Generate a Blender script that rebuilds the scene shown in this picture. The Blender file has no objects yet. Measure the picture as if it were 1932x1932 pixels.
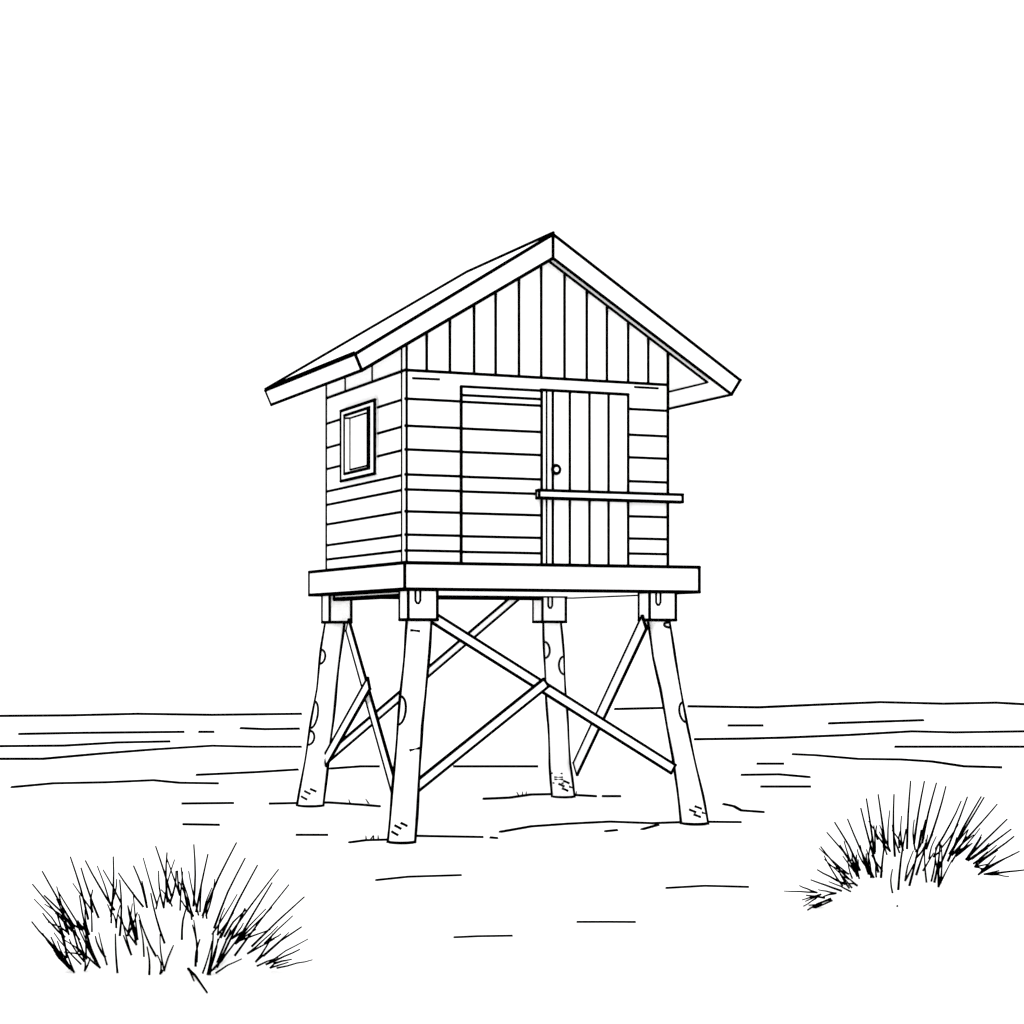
import bpy, math, random
from mathutils import Vector
random.seed(11)
scn=bpy.context.scene
LW=1.33   # overall weight of the inked arrises
# ---------------------------------------------------------------- materials
def mat(name,base,var=0.0,scale=3.0):
    m=bpy.data.materials.new(name); m.use_nodes=True
    nt=m.node_tree; nt.nodes.clear()
    out=nt.nodes.new('ShaderNodeOutputMaterial'); d=nt.nodes.new('ShaderNodeBsdfDiffuse')
    nt.links.new(d.outputs[0],out.inputs[0])
    if var>0:
        tc=nt.nodes.new('ShaderNodeTexCoord'); n=nt.nodes.new('ShaderNodeTexNoise'); n.inputs['Scale'].default_value=scale
        r=nt.nodes.new('ShaderNodeMapRange'); r.inputs['To Min'].default_value=base-var; r.inputs['To Max'].default_value=base
        nt.links.new(tc.outputs['Object'],n.inputs['Vector']); nt.links.new(n.outputs['Fac'],r.inputs['Value'])
        nt.links.new(r.outputs[0],d.inputs['Color'])
    else: d.inputs['Color'].default_value=(base,base,base,1)
    return m
WHITE=mat('white_painted_wood',0.95,0.02,4)
SAND=mat('white_sand',0.95,0.02,1)
BLACK=mat('black_ink_line',0.0)
GRASSM=mat('black_grass_blade',0.0)
# ---------------------------------------------------------------- helpers
class MB:
    def __init__(s): s.v=[]; s.f=[]
    def tube(s,pts,r,r1=None,n=8):
        pts=[Vector(p) for p in pts]; 
        if r1 is None: r1=r
        r*=LW; r1*=LW
        N=len(pts); rings=[]; up=None
        for i,p in enumerate(pts):
            if i==0: t=pts[1]-p
            elif i==N-1: t=p-pts[i-1]
            else: t=(pts[i+1]-p).normalized()+(p-pts[i-1]).normalized()
            t.normalize()
            if up is None:
                up=Vector((0,0,1)) if abs(t.z)<.9 else Vector((1,0,0))
            a=t.cross(up).normalized(); b=a.cross(t).normalized(); up=b
            rr=r+(r1-r)*i/(N-1)
            q=p.copy()
            if i==0: q-=t*rr*.6
            if i==N-1: q+=t*rr*.6
            base=len(s.v)
            for k in range(n):
                an=2*math.pi*k/n; s.v.append(q+a*math.cos(an)*rr+b*math.sin(an)*rr)
            rings.append(base)
        for i in range(N-1):
            for k in range(n):
                s.f.append((rings[i]+k,rings[i]+(k+1)%n,rings[i+1]+(k+1)%n,rings[i+1]+k))
        s.f.append(tuple(rings[0]+k for k in range(n))[::-1]); s.f.append(tuple(rings[-1]+k for k in range(n)))
    def poly(s,pts,faces):
        b=len(s.v); s.v+= [Vector(p) for p in pts]; s.f+=[tuple(b+i for i in f) for f in faces]
    def obj(s,name,m,parent=None,smooth=False):
        me=bpy.data.meshes.new(name); me.from_pydata([tuple(v) for v in s.v],[],s.f); me.materials.append(m); me.update()
        if smooth:
            for p in me.polygons: p.use_smooth=True
        o=bpy.data.objects.new(name,me); scn.collection.objects.link(o)
        if parent: o.parent=parent
        return o
HEXF=[(0,1,2,3),(4,7,6,5),(0,4,5,1),(1,5,6,2),(2,6,7,3),(3,7,4,0)]
HEXE=[(0,1),(1,2),(2,3),(3,0),(4,5),(5,6),(6,7),(7,4),(0,4),(1,5),(2,6),(3,7)]
def boxpts(x0,x1,y0,y1,z0,z1):
    return [(x0,y0,z0),(x1,y0,z0),(x1,y0,z1),(x0,y0,z1),(x0,y1,z0),(x1,y1,z0),(x1,y1,z1),(x0,y1,z1)]
def solid(name,pts,parent,r=.0155,skip=(),m=None):
    """eight-cornered timber with inked arrises"""
    b=MB(); b.poly(pts,HEXF); o=b.obj(name,m or WHITE,parent)
    l=MB()
    for i,(a,c) in enumerate(HEXE):
        if i in skip: continue
        l.tube([pts[a],pts[c]],r)
    l.obj(name+'_edges',BLACK,parent); return o
def empty(name,loc=(0,0,0)):
    e=bpy.data.objects.new(name,None); e.location=loc; scn.collection.objects.link(e); return e
R=.0140
def G(y): return -0.07+0.12*math.tanh((y-1.4)/2.2)
# ---------------------------------------------------------------- ground
ys=[-300,-120,-60,-40,-30,-24,-20,-17,-14,-12,-10]+[-9+.25*i for i in range(97)]+[16,18,20,24,28,34,45,60,90,150,300,600,1200]
xs=[-900,-400,-150,-60,-30,-15,-5,0,5,15,30,60,150,400,900]
g=MB(); nx=len(xs)
g.v=[Vector((x,y,G(y))) for y in ys for x in xs]
g.f=[(j*nx+i,j*nx+i+1,(j+1)*nx+i+1,(j+1)*nx+i) for j in range(len(ys)-1) for i in range(nx-1)]
ground=g.obj('ground',SAND,None,True)
M=[[(-4.6,32.3),(-1.6,32.15),(0.35,31.67),(2.07,31.31),(3.97,31.64),(5.62,30.16),(7.99,29.91)],[(17.31,29.65),(18.92,29.86)],
[(20.24,30.69),(21.68,29.13),(24.43,30.35),(27.55,31.6),(28.53,29.6),(30.63,29.74),(30.52,28.23),(33.83,28.36)],
[(-0.75,21.85),(0.52,21.81),(2.69,21.38)],[(3.02,21.24),(3.29,21.13)],[(4.33,22.56),(4.68,21.86),(5.44,21.81)],
[(-2.98,17.75),(-1.87,17.27),(-0.72,16.97),(0.45,17.69),(1.49,17.67)],
[(-3.51,13.44),(-2.47,13.31),(-1.81,13.03),(-0.59,14.15),(0.58,15.07),(1.89,15.85),(2.54,15.18),(3.34,14.84)],
[(-3.29,6.88),(-2.65,7.35),(-1.91,7.25),(-1.19,7.39),(-0.95,6.74),(-0.49,6.44)],[(-0.33,8.21),(0.62,8.43),(1.4,8.75)],
[(1.97,8.77),(2.56,9.07),(2.83,8.95)],[(3.95,8.47),(4.6,8.2),(5.18,7.95)],[(-1.69,3.61),(-1.07,3.47)],[(-2.15,1.68),(-1.77,1.53)],
[(-0.64,3.26),(-0.3,3.22),(0.11,3.16),(0.43,2.82),(0.6,2.6)],[(-1.12,0.54),(-0.79,0.44)],[(-0.73,-0.2),(-0.51,-0.09),(-0.25,-0.12)],
[(0.15,0.08),(0.52,-0.09),(0.85,-0.24)],[(0.93,-0.31),(0.97,-0.37)],[(2.2,2.97),(2.56,2.99),(2.99,3.26),(3.36,3.22),(3.76,2.83)],
[(3.86,2.8),(4.08,2.74)],[(1.23,0.12),(1.75,0.44),(2.28,0.53),(2.86,0.56),(3.3,0.29),(3.88,0.27),(4.41,0.07)],[(2.44,-0.2),(2.6,-0.15)],
[(2.94,-0.16),(3.3,0.14)],[(-1.47,-3.21),(-1.11,-3.09),(-0.59,-3.17)],[(-2.1,-6.83),(-1.92,-6.85),(-1.66,-6.93)],
[(-0.87,-6.46),(-0.63,-6.56),(-0.44,-6.65)],[(0.82,-4.82),(1.22,-4.82),(1.55,-5.05)],[(5.06,1.63),(5.09,1.41),(4.98,1.03),(5.18,0.83)],
[(7.3,5.05),(7.88,4.94),(8.04,4.35)],[(6.58,3.25),(7.25,3.05)],[(8.79,7.13),(9.17,6.97)],
[(10.69,9.13),(10.9,8.71),(11.01,7.53),(11.59,7.13),(11.77,6.46),(11.56,5.3),(11.97,4.9)],[(13.7,10.38),(15.93,9.42),(17.12,8.92)],
[(11.5,14.24),(12.47,14.05),(13.48,14.07),(15.28,14.47),(17.46,15.3),(18.03,14.53),(19.73,14.32),(21.48,13.83)],
[(15.16,19.34),(15.88,19.04)],[(17.94,19.36),(19.41,19.68),(21.01,19.97)]]
rip=MB()
for L in M:
    fine=[]
    for (x0,y0),(x1,y1) in zip(L,L[1:]):
        n=max(2,int(math.hypot(x1-x0,y1-y0)/.2))
        n=min(n,12)
        for k in range(n): 
            t=k/n; fine.append((x0+(x1-x0)*t,y0+(y1-y0)*t))
    fine.append(L[-1])
    rm=sum(.0165+.00082*y+.00035*x for x,y in fine)/len(fine)
    rip.tube([(x,y,G(y)+.25*rm) for x,y in fine],rm)
for x,y in ((-.5,-.09),(-.42,-.1),(-.46,-.09),(-.36,-.1),(2.85,3.2),(2.9,3.2),(2.8,3.2),(3.5,3.1),(3.57,3.05),(3.45,3.1),(.6,3.0),(.35,3.0)):
    rip.tube([(x,y,G(y)),(x+random.uniform(-.05,.05),y,G(y)+.06)],.010,.005)
rip.obj('sand_ripples',BLACK,ground)
# ---------------------------------------------------------------- hut
hut=empty('stilt_hut')
W,D=3.367,2.897; ZP,ZQ=3.0,2.70; WP,DP=3.79,3.59; ZB=5.194
solid('platform',boxpts(-.012,WP,-.012,DP,ZQ,ZP),hut,.016)
solid('joist_left',boxpts(.10,.22,.30,2.88,2.635,ZQ-.003),hut,.019)
solid('joist_back',boxpts(.35,3.0,2.95,3.05,2.66,ZQ-.003),hut,.014)
AX=1.81
prof=dict(at=(AX,6.87),ab=(AX,6.59),lt=(-.63,5.33),lb=(-.55,5.15),rt=(4.32,5.29),rb=(4.20,5.11))
YF=-.08; YR=2.60; YE=3.50
def P(k,y): return (prof[k][0],y,prof[k][1])
zl=lambda x: 5.15+(x+.55)*.61
zr=lambda x: 6.585-(x-AX)*.633
w=MB()
fz=[(0,ZP),(W,ZP),(W,zr(W)),(AX,6.585),(0,zl(0))]
w.poly([(x,0,z) for x,z in fz]+[(x,D,z) for x,z in fz],[(0,1,2,3,4),(9,8,7,6,5),(0,5,6,1),(1,6,7,2),(4,9,5,0)])
w.obj('walls',WHITE,hut)
l=MB()
def ln(*p,r=R): l.tube(p,r)
for x,y in ((W,0),(W,D),(0,D)): ln((x,y,ZP),(x,y,zl(0) if x==0 else zr(W)),r=.0155)
ln((.016,0,ZP),(.016,0,zl(0)),r=.0125); ln((0,.11,ZP),(0,.11,zl(0)-.02),r=.0125)
ln((0,0,5.194),(W,0,5.194)); ln((0,0,5.194),(0,D,5.194)); ln((W,0,5.194),(W,D,5.194)); ln((0,D,5.194),(W,D,5.194))
ln((.09,0,5.105),(.41,0,5.108),r=.011); ln((2.92,0,5.145),(3.23,0,5.145),r=.011)
SZ=[4.868,4.56,4.29,4.005,3.835,3.585,3.32,3.14]
for z in SZ:
    ln((0,0,z),(.671,0,z),r=.0125); ln((W,0,z),(W,D,z),r=.0125); ln((0,D,z),(W,D,z),r=.0125)
for z in SZ[:4]+SZ[5:]: ln((2.817,0,z+.012),(W,0,z+.012),r=.0125)
for z in SZ:
    if 4.085<z<4.955: ln((0,.11,z),(0,.94,z),r=.0125); ln((0,2.2,z),(0,D,z),r=.0125)
    else: ln((0,.11,z),(0,D,z),r=.0125)
for x in (0.26,.545,.845,1.115,1.41,1.694,1.995,2.285,2.55,2.832,3.101):
    top=zl(x) if x<AX else zr(x)
    ln((x,0,5.194),(x,0,top-.01),r=.014); ln((x,D,5.194),(x,D,top-.01),r=.014)
for y in (1.13,2.14): ln((0,y,5.194),(0,y,zl(0)),r=.0135); ln((W,y,5.194),(W,y,zr(W)),r=.0135)
l.obj('siding_joints',BLACK,hut)
def slab(name,a,b,c,d):
    pts=[P(a,YF),P(b,YF),P(c,YF),P(d,YF),P(a,YR),P(b,YE),P(c,YE),P(d,YR)]
    o=MB(); o.poly(pts,HEXF); o.obj(name,WHITE,hut)
    e=MB()
    for i,(p,q) in enumerate(HEXE):
        dz=Vector((0,0,.016)) if i in (4,8) else Vector((0,0,0))
        e.tube([Vector(pts[p])+dz,Vector(pts[q])+dz],.0155)
    return pts,e
pl,e1=slab('roof_left','at','lt','lb','ab')
e1.tube([(-.60,0.05,5.37),(-.58,2.6,5.385),(-.60,3.4,5.36)],.009)
e1.obj('roof_left_edges',BLACK,hut)
pr,e2=slab('roof_right','at','rt','rb','ab'); e2.obj('roof_right_edges',BLACK,hut)
s0=MB(); sp=[(AX-.03,-.05,6.55),(3.88,-.05,5.245),(3.88,3.3,5.245),(AX-.03,2.5,6.55),(AX-.03,-.05,6.60),(3.92,-.05,5.30),(3.92,3.3,5.30),(AX-.03,2.5,6.60)]
s0.poly(sp,HEXF); s0.obj('roof_underlay',WHITE,hut)
s1=MB(); s1.tube([sp[0],sp[1],sp[2]],.0135); s1.obj('roof_underlay_edges',BLACK,hut)
solid('door_leaf',boxpts(1.687,2.817,-.03,-.002,ZP+.002,5.047),hut,.014)
solid('door_panel',boxpts(.680,1.684,-.022,-.002,ZP+.002,5.038),hut,.0125,skip=(1,))
dl=MB()
for x,r in ((1.750,.010),(1.83,.0135),(2.05,.0135),(2.306,.0135),(2.557,.0135)): dl.tube([(x,-.03,ZP),(x,-.03,5.045)],r)
for z in SZ+[4.945]: dl.tube([(.68,-.022,z-.006),(1.687,-.022,z-.006)],.0125)
dl.obj('door_boards',BLACK,hut)
kn=MB(); kn.tube([(1.858+.046*math.cos(a),-.065,4.118+.046*math.sin(a)) for a in [i*math.pi/12 for i in range(25)]],.0165)
kn.obj('door_knob_ring',BLACK,hut)
kb=MB(); kb.tube([(1.858,-.02,4.118),(1.858,-.05,4.118)],.03,n=16); kb.obj('door_knob',WHITE,hut)
solid('door_bar',boxpts(1.62,3.51,-.11,-.035,3.778,3.866),hut,.014)
wf=MB(); wf.poly(boxpts(-.04,-.001,.94,2.2,4.085,4.955),HEXF); wf.obj('window_frame',WHITE,hut)
wl=MB()
def rect(y0,y1,z0,z1,x,r): wl.tube([(x,y0,z0),(x,y1,z0)],r); wl.tube([(x,y1,z0),(x,y1,z1)],r); wl.tube([(x,y1,z1),(x,y0,z1)],r); wl.tube([(x,y0,z1),(x,y0,z0)],r)
rect(.94,2.2,4.085,4.955,-.04,.0155); rect(1.11,2.06,4.165,4.885,-.04,.0145)
rect(1.20,1.84,4.20,4.83,-.042,.009)
wl.tube([(-.045,1.14,4.19),(-.045,1.14,4.86)],.021); wl.tube([(-.042,1.84,4.83),(-.042,2.05,4.85)],.009)
wl.obj('window_sash_lines',BLACK,hut)
# ---------------------------------------------------------------- posts
E=Vector((.9187,-.3949,0)); T=Vector((-.3949,-.9187,0))
legs={'BL':[(0.13,2.96,2.34,.122),(.08,2.96,2.0,.125),(.02,2.96,1.49,.122),(-.04,2.95,1.08,.139),(-.11,2.95,.61,.145),(-.2,2.95,.0,.165)],
'FL':[(.18,0,2.35,.139),(.12,-.06,1.92,.139),(.06,-.11,1.5,.141),(0,-.16,1.15,.135),(-.06,-.23,.67,.14),(-.17,-.34,-.15,.151)],
'BR':[(3.19,2.96,2.36,.117),(3.22,2.96,1.88,.13),(3.24,2.96,1.38,.13),(3.27,2.95,.96,.131),(3.29,2.95,.46,.135),(3.34,2.95,0,.149)],
'FR':[(3.27,0,2.36,.128),(3.35,.03,1.91,.131),(3.45,.05,1.52,.119),(3.54,.07,1.07,.122),(3.64,.09,.68,.126),(3.74,.12,.23,.149),(3.81,.14,-.13,.162)]}
def lerp_leg(L,z):
    for a,b in zip(L,L[1:]):
        if z>=b[2]-1e-6:
            t=min(1,max(0,(a[2]-z)/(a[2]-b[2]))); return Vector((a[0]+(b[0]-a[0])*t,a[1]+(b[1]-a[1])*t,z)),a[3]+(b[3]-a[3])*t
    return Vector(L[-1][:3]),L[-1][3]
def surf(L,z,a):
    c,r=lerp_leg(L,z); a=max(-1,min(1,a)); return c+E*(a*r)+T*(math.sqrt(1-a*a)*r)
names={'FL':'post_1','FR':'post_2','BL':'post_3','BR':'post_4'}
for n,L in legs.items():
    sh=.14 if n[0]=='F' else .1; N=len(L)
    L=[(x+.32*sh*(1-i/(N-1)),y+sh*(1-i/(N-1)),z,r-.006) for i,(x,y,z,r) in enumerate(L)]
    legs[n]=L
    b=MB(); K=24
    rings=[(L[0][0],L[0][1],2.5,L[0][3])]+L+[(L[-1][0],L[-1][1],L[-1][2]-.12,L[-1][3])]
    for x,y,z,r in rings:
        for k in range(K): 
            a=2*math.pi*k/K; b.v.append(Vector((x+r*math.cos(a),y+r*math.sin(a),z)))
    for i in range(len(rings)-1):
        for k in range(K): b.f.append((i*K+k,i*K+(k+1)%K,(i+1)*K+(k+1)%K,(i+1)*K+k))
    b.obj(names[n],WHITE,hut,True)
    q=MB()
    M_=36
    zz=[L[0][2]+(L[-1][2]-L[0][2])*i/M_ for i in range(M_+1)]
    for sgn in (-1,1):
        pts=[]; ph=random.uniform(0,6)
        for z in zz:
            c,r=lerp_leg(L,z); pts.append(c+E*sgn*(r+.005+.005*math.sin(z*7+ph))+T*.02)
        q.tube(pts,.0165)
    zb=L[-1][2]
    q.tube([surf(L,zb+.012,a/6) for a in range(-6,7)],.014)
    H0=L[-1][2]
    for a0,dz in ((-.75,.10),(-.1,.20),(-.55,.17)) if n in('FL','BL') else ((.7,.12),(.2,.2),(.0,.1),(-.3,.16)):
        q.tube([surf(L,H0+dz+.03,a0),surf(L,H0+dz,a0+.45)],.012)
    kn_={'BL':[(2.0-.1,-1,.09),(1.16,-1,.17),(.87,-1,.09)],'FL':[(1.32,-1,.16)],'BR':[(1.98,-1,.11),(1.77,1,.12)],'FR':[(1.24,1,.12),(2.3,.9,.03)]}[n]
    for z0,sg,h in kn_:
        q.tube([surf(L,z0+h*math.sin(f),sg*(1-.55*math.cos(f))) for f in [(-.5+i/10)*math.pi for i in range(11)]],.0125)
    if n=='FL': q.tube([surf(L,2.23,-.6),surf(L,2.22,.1)],.012); q.tube([surf(L,.88,.2),surf(L,.9,.9)],.012)
    if n=='BR':
        for dz in (.28,.25,.2,.33): q.tube([surf(L,dz,-.9+random.random()*.4),surf(L,dz,.1)],.009)
    q.obj(names[n]+'_bark_lines',BLACK,hut)
for i,(x0,x1,y0,y1,z0) in enumerate(((.035,.39,0,.28,2.352),(3.12,3.475,0,.28,2.358),(.04,.33,2.9,3.2,2.342),(3.01,3.355,2.9,3.2,2.355))):
    solid('cap_block_%d'%(i+1),boxpts(x0,x1,y0,y1,z0,ZQ-.004),hut,.015)
    u=MB(); xc=x0+.33*(x1-x0)
    if i!=2: u.tube([(xc-.03,y0,2.69),(xc-.03,y0,2.57),(xc-.012,y0,2.54),(xc+.012,y0,2.54),(xc+.03,y0,2.57),(xc+.03,y0,2.69)],.0115); u.obj('cap_peg_%d'%(i+1),BLACK,hut)
def board(name,p,q,wd,th,nrm):
    p=Vector(p); q=Vector(q); t=(q-p).normalized(); nrm=Vector(nrm); nrm=(nrm-t*nrm.dot(t)).normalized(); s=t.cross(nrm)
    pts=[]
    for c in (nrm*(-th/2),nrm*(th/2)):
        pts+= [p+c-s*wd/2,q+c-s*wd/2,q+c+s*wd/2,p+c+s*wd/2]
    solid(name,pts,hut,.0135)
board('brace_1',(.20,.12,2.485),(3.40,-.07,.565),.112,.02,(0,1,0))
board('brace_2',(1.70,-.12,1.62),(-.05,-.25,.40),.108,.02,(0,1,0))
board('brace_3',(2.69,3.0,2.70),(.02,3.0,.59),.095,.02,(0,1,0))
board('brace_4',(.25,2.8,2.3),(-.19,-.14,.46),.17,.008,(1,0,0))
board('brace_5',(-.03,2.85,.585),(-.05,1.12,1.60),.15,.008,(1,0,0))
board('brace_6',(3.10,.1,2.33),(3.45,2.8,.39),.19,.008,(1,0,0))
# ---------------------------------------------------------------- grass
LB=[(78,1660,145,1750),(98,1635,150,1740),(127,1620,165,1735),(162,1633,195,1725),(177,1616,225,1710),(208,1620,208,1730),(228,1645,270,1710),(252,1634,280,1710),(298,1595,322,1690),(317,1608,318,1700),(341,1638,325,1700),(341,1638,355,1720),(364,1595,364,1710),(392,1612,370,1720),(449,1588,385,1725),(465,1617,410,1745),(492,1627,425,1760),(528,1638,430,1770),(514,1665,445,1780),(549,1665,450,1795),(576,1690,480,1780),(568,1750,500,1800),(573,1780,510,1810),(553,1805,520,1815),(72,1732,135,1800),(80,1692,140,1750),(75,1765,135,1825),(110,1725,135,1800),(130,1735,155,1790),(160,1740,185,1820),(228,1755,227,1833),(262,1725,292,1805),(292,1775,292,1828),(190,1760,205,1800),(240,1710,255,1775),(300,1675,320,1770),(360,1700,345,1770),(370,1740,375,1810),(410,1750,400,1830),(435,1755,415,1810),(470,1710,430,1760),(235,1655,232,1760),(150,1690,180,1815),(110,1760,140,1820),(380,1770,376,1815),(466,1710,418,1815),(455,1760,402,1830)]
RB=[(1515,1683,1550,1690),(1524,1655,1580,1675),(1517,1711,1560,1690),(1536,1636,1590,1665),(1548,1597,1597,1655),(1556,1568,1610,1640),(1572,1550,1620,1640),(1595,1543,1640,1650),(1614,1520,1650,1640),(1632,1506,1650,1610),(1654,1498,1668,1590),(1674,1494,1680,1610),(1716,1473,1710,1600),(1741,1473,1722,1590),(1769,1478,1740,1590),(1782,1483,1745,1600),(1810,1510,1765,1600),(1815,1500,1760,1640),(1842,1500,1780,1620),(1858,1505,1790,1610),(1880,1517,1800,1610),(1898,1545,1820,1620),(1914,1567,1835,1620),(1915,1603,1850,1640),(1917,1580,1845,1625),(1924,1637,1860,1645),(1700,1560,1686,1672),(1725,1560,1708,1665),(1660,1580,1655,1650),(1745,1590,1730,1650),(1775,1590,1760,1662)]
def clump(name,origin,blades,u0,v0,k,rw,nf,seed,wd):
    rnd=random.Random(seed); ox,oy=origin; oz=G(oy); b=MB()
    def W3(a,h,q): p=Vector((ox,oy,oz))+E*a-T*q; p.z+=h; return p
    def blade(a0,h0,a1,h1,q,r):
        dq=rnd.uniform(-.12,.12); bow=rnd.uniform(-.015,.015)
        p0=W3(a0,max(h0,.01),q); p1=W3(a1,h1,q+dq); m=(p0+p1)/2+E*bow+Vector((0,0,abs(bow)*.4))
        b.tube([p0,(p0*3+p1)/4+E*bow*.7,m,(p0+p1*3)/4+E*bow*.7,p1],r,r*.62,n=6)
    roots=[]
    for tx,ty,bx,by in blades:
        q=rnd.uniform(-.22,.05)
        a0,h0,a1,h1=(bx-u0)/k,(v0-by)/k,(tx-u0)/k,(v0-ty)/k
        roots.append((a0,h0,math.atan2(h1-h0,a1-a0)))
        blade(a0,h0,a1,h1,q,rw)
    for i in range(nf):
        a0,h0,an=rnd.choice(roots); a0+=rnd.uniform(-.10,.10); h0+=rnd.uniform(-.08,.05)
        q=rnd.uniform(-.22,.05); L=rnd.uniform(.12,.34); an+=rnd.uniform(-.22,.22)
        blade(a0,h0,a0+L*math.cos(an),h0+L*math.sin(an),q,rw*.8)
        if i%2==0:
            a2=an+rnd.choice((-1,1))*rnd.uniform(.2,.45); L*=rnd.uniform(.5,.9)
            blade(a0,h0,a0+L*math.cos(a2),max(.02,h0+L*math.sin(a2)),q,rw*.9)
    b.obj(name,GRASSM)
    # the sand hummock the tussock is rooted in
    hm=MB(); nu,nv=32,8
    for j in range(nv+1):
        f=j/nv*math.pi/2
        for i in range(nu):
            t=2*math.pi*i/nu
            hm.v.append(W3(.0+wd*math.cos(f)*math.cos(t),-.03+.36*math.sin(f),.33+.30*math.cos(f)*math.sin(t)))
    for j in range(nv):
        for i in range(nu): hm.f.append((j*nu+i,j*nu+(i+1)%nu,(j+1)*nu+(i+1)%nu,(j+1)*nu+i))
    hm.obj('sand_hummock',SAND,ground,True)
clump('grass_tuft',(-4.463,-7.46),LB,330,1832,268.6,.0072,62,4,.75)
clump('grass_tuft',(2.141,-6.751),RB,1710,1712,217.5,.0088,62,7,.75)
lo=MB()
lo.tube([(-4.35,-7.22,G(-7.2)+.01),(-4.39,-7.75,G(-7.7)+.01),(-4.48,-8.42,G(-8.4)+.01)],.008,.005)
lo.tube([(-4.36,-7.45,G(-7.2)+.01),(-4.45,-7.95,G(-7.9)+.01)],.006,.004)
lo.tube([(2.83,-5.8,G(-5.8)+.01),(2.43,-6.24,G(-6.2)+.01),(2.07,-6.72,G(-6.7)+.01)],.009,.006)
lo.obj('fallen_stalks',BLACK,ground)
# ---------------------------------------------------------------- light
wd=bpy.data.worlds.new('World'); scn.world=wd; wd.use_nodes=True
bg=wd.node_tree.nodes['Background']; bg.inputs[0].default_value=(1,1,1,1); bg.inputs[1].default_value=1.38
sd=bpy.data.lights.new('sun','SUN'); sd.energy=1.5; sd.angle=math.radians(25); sd.color=(1,.99,.97)
so=bpy.data.objects.new('sun',sd); so.rotation_euler=(math.radians(48),0,math.radians(-28)); scn.collection.objects.link(so)
scn.view_settings.view_transform='Standard'; scn.view_settings.look='None'; scn.view_settings.exposure=0
# ---------------------------------------------------------------- camera
cd=bpy.data.cameras.new('camera'); co=bpy.data.objects.new('camera',cd); scn.collection.objects.link(co)
co.location=(-7.769,-21.147,2.159); co.rotation_euler=(math.radians(90),0,-.406)
cd.lens=3728.5/1932*36; cd.sensor_width=36; cd.shift_y=235/1932; cd.clip_end=5000; cd.clip_start=.1
scn.camera=co
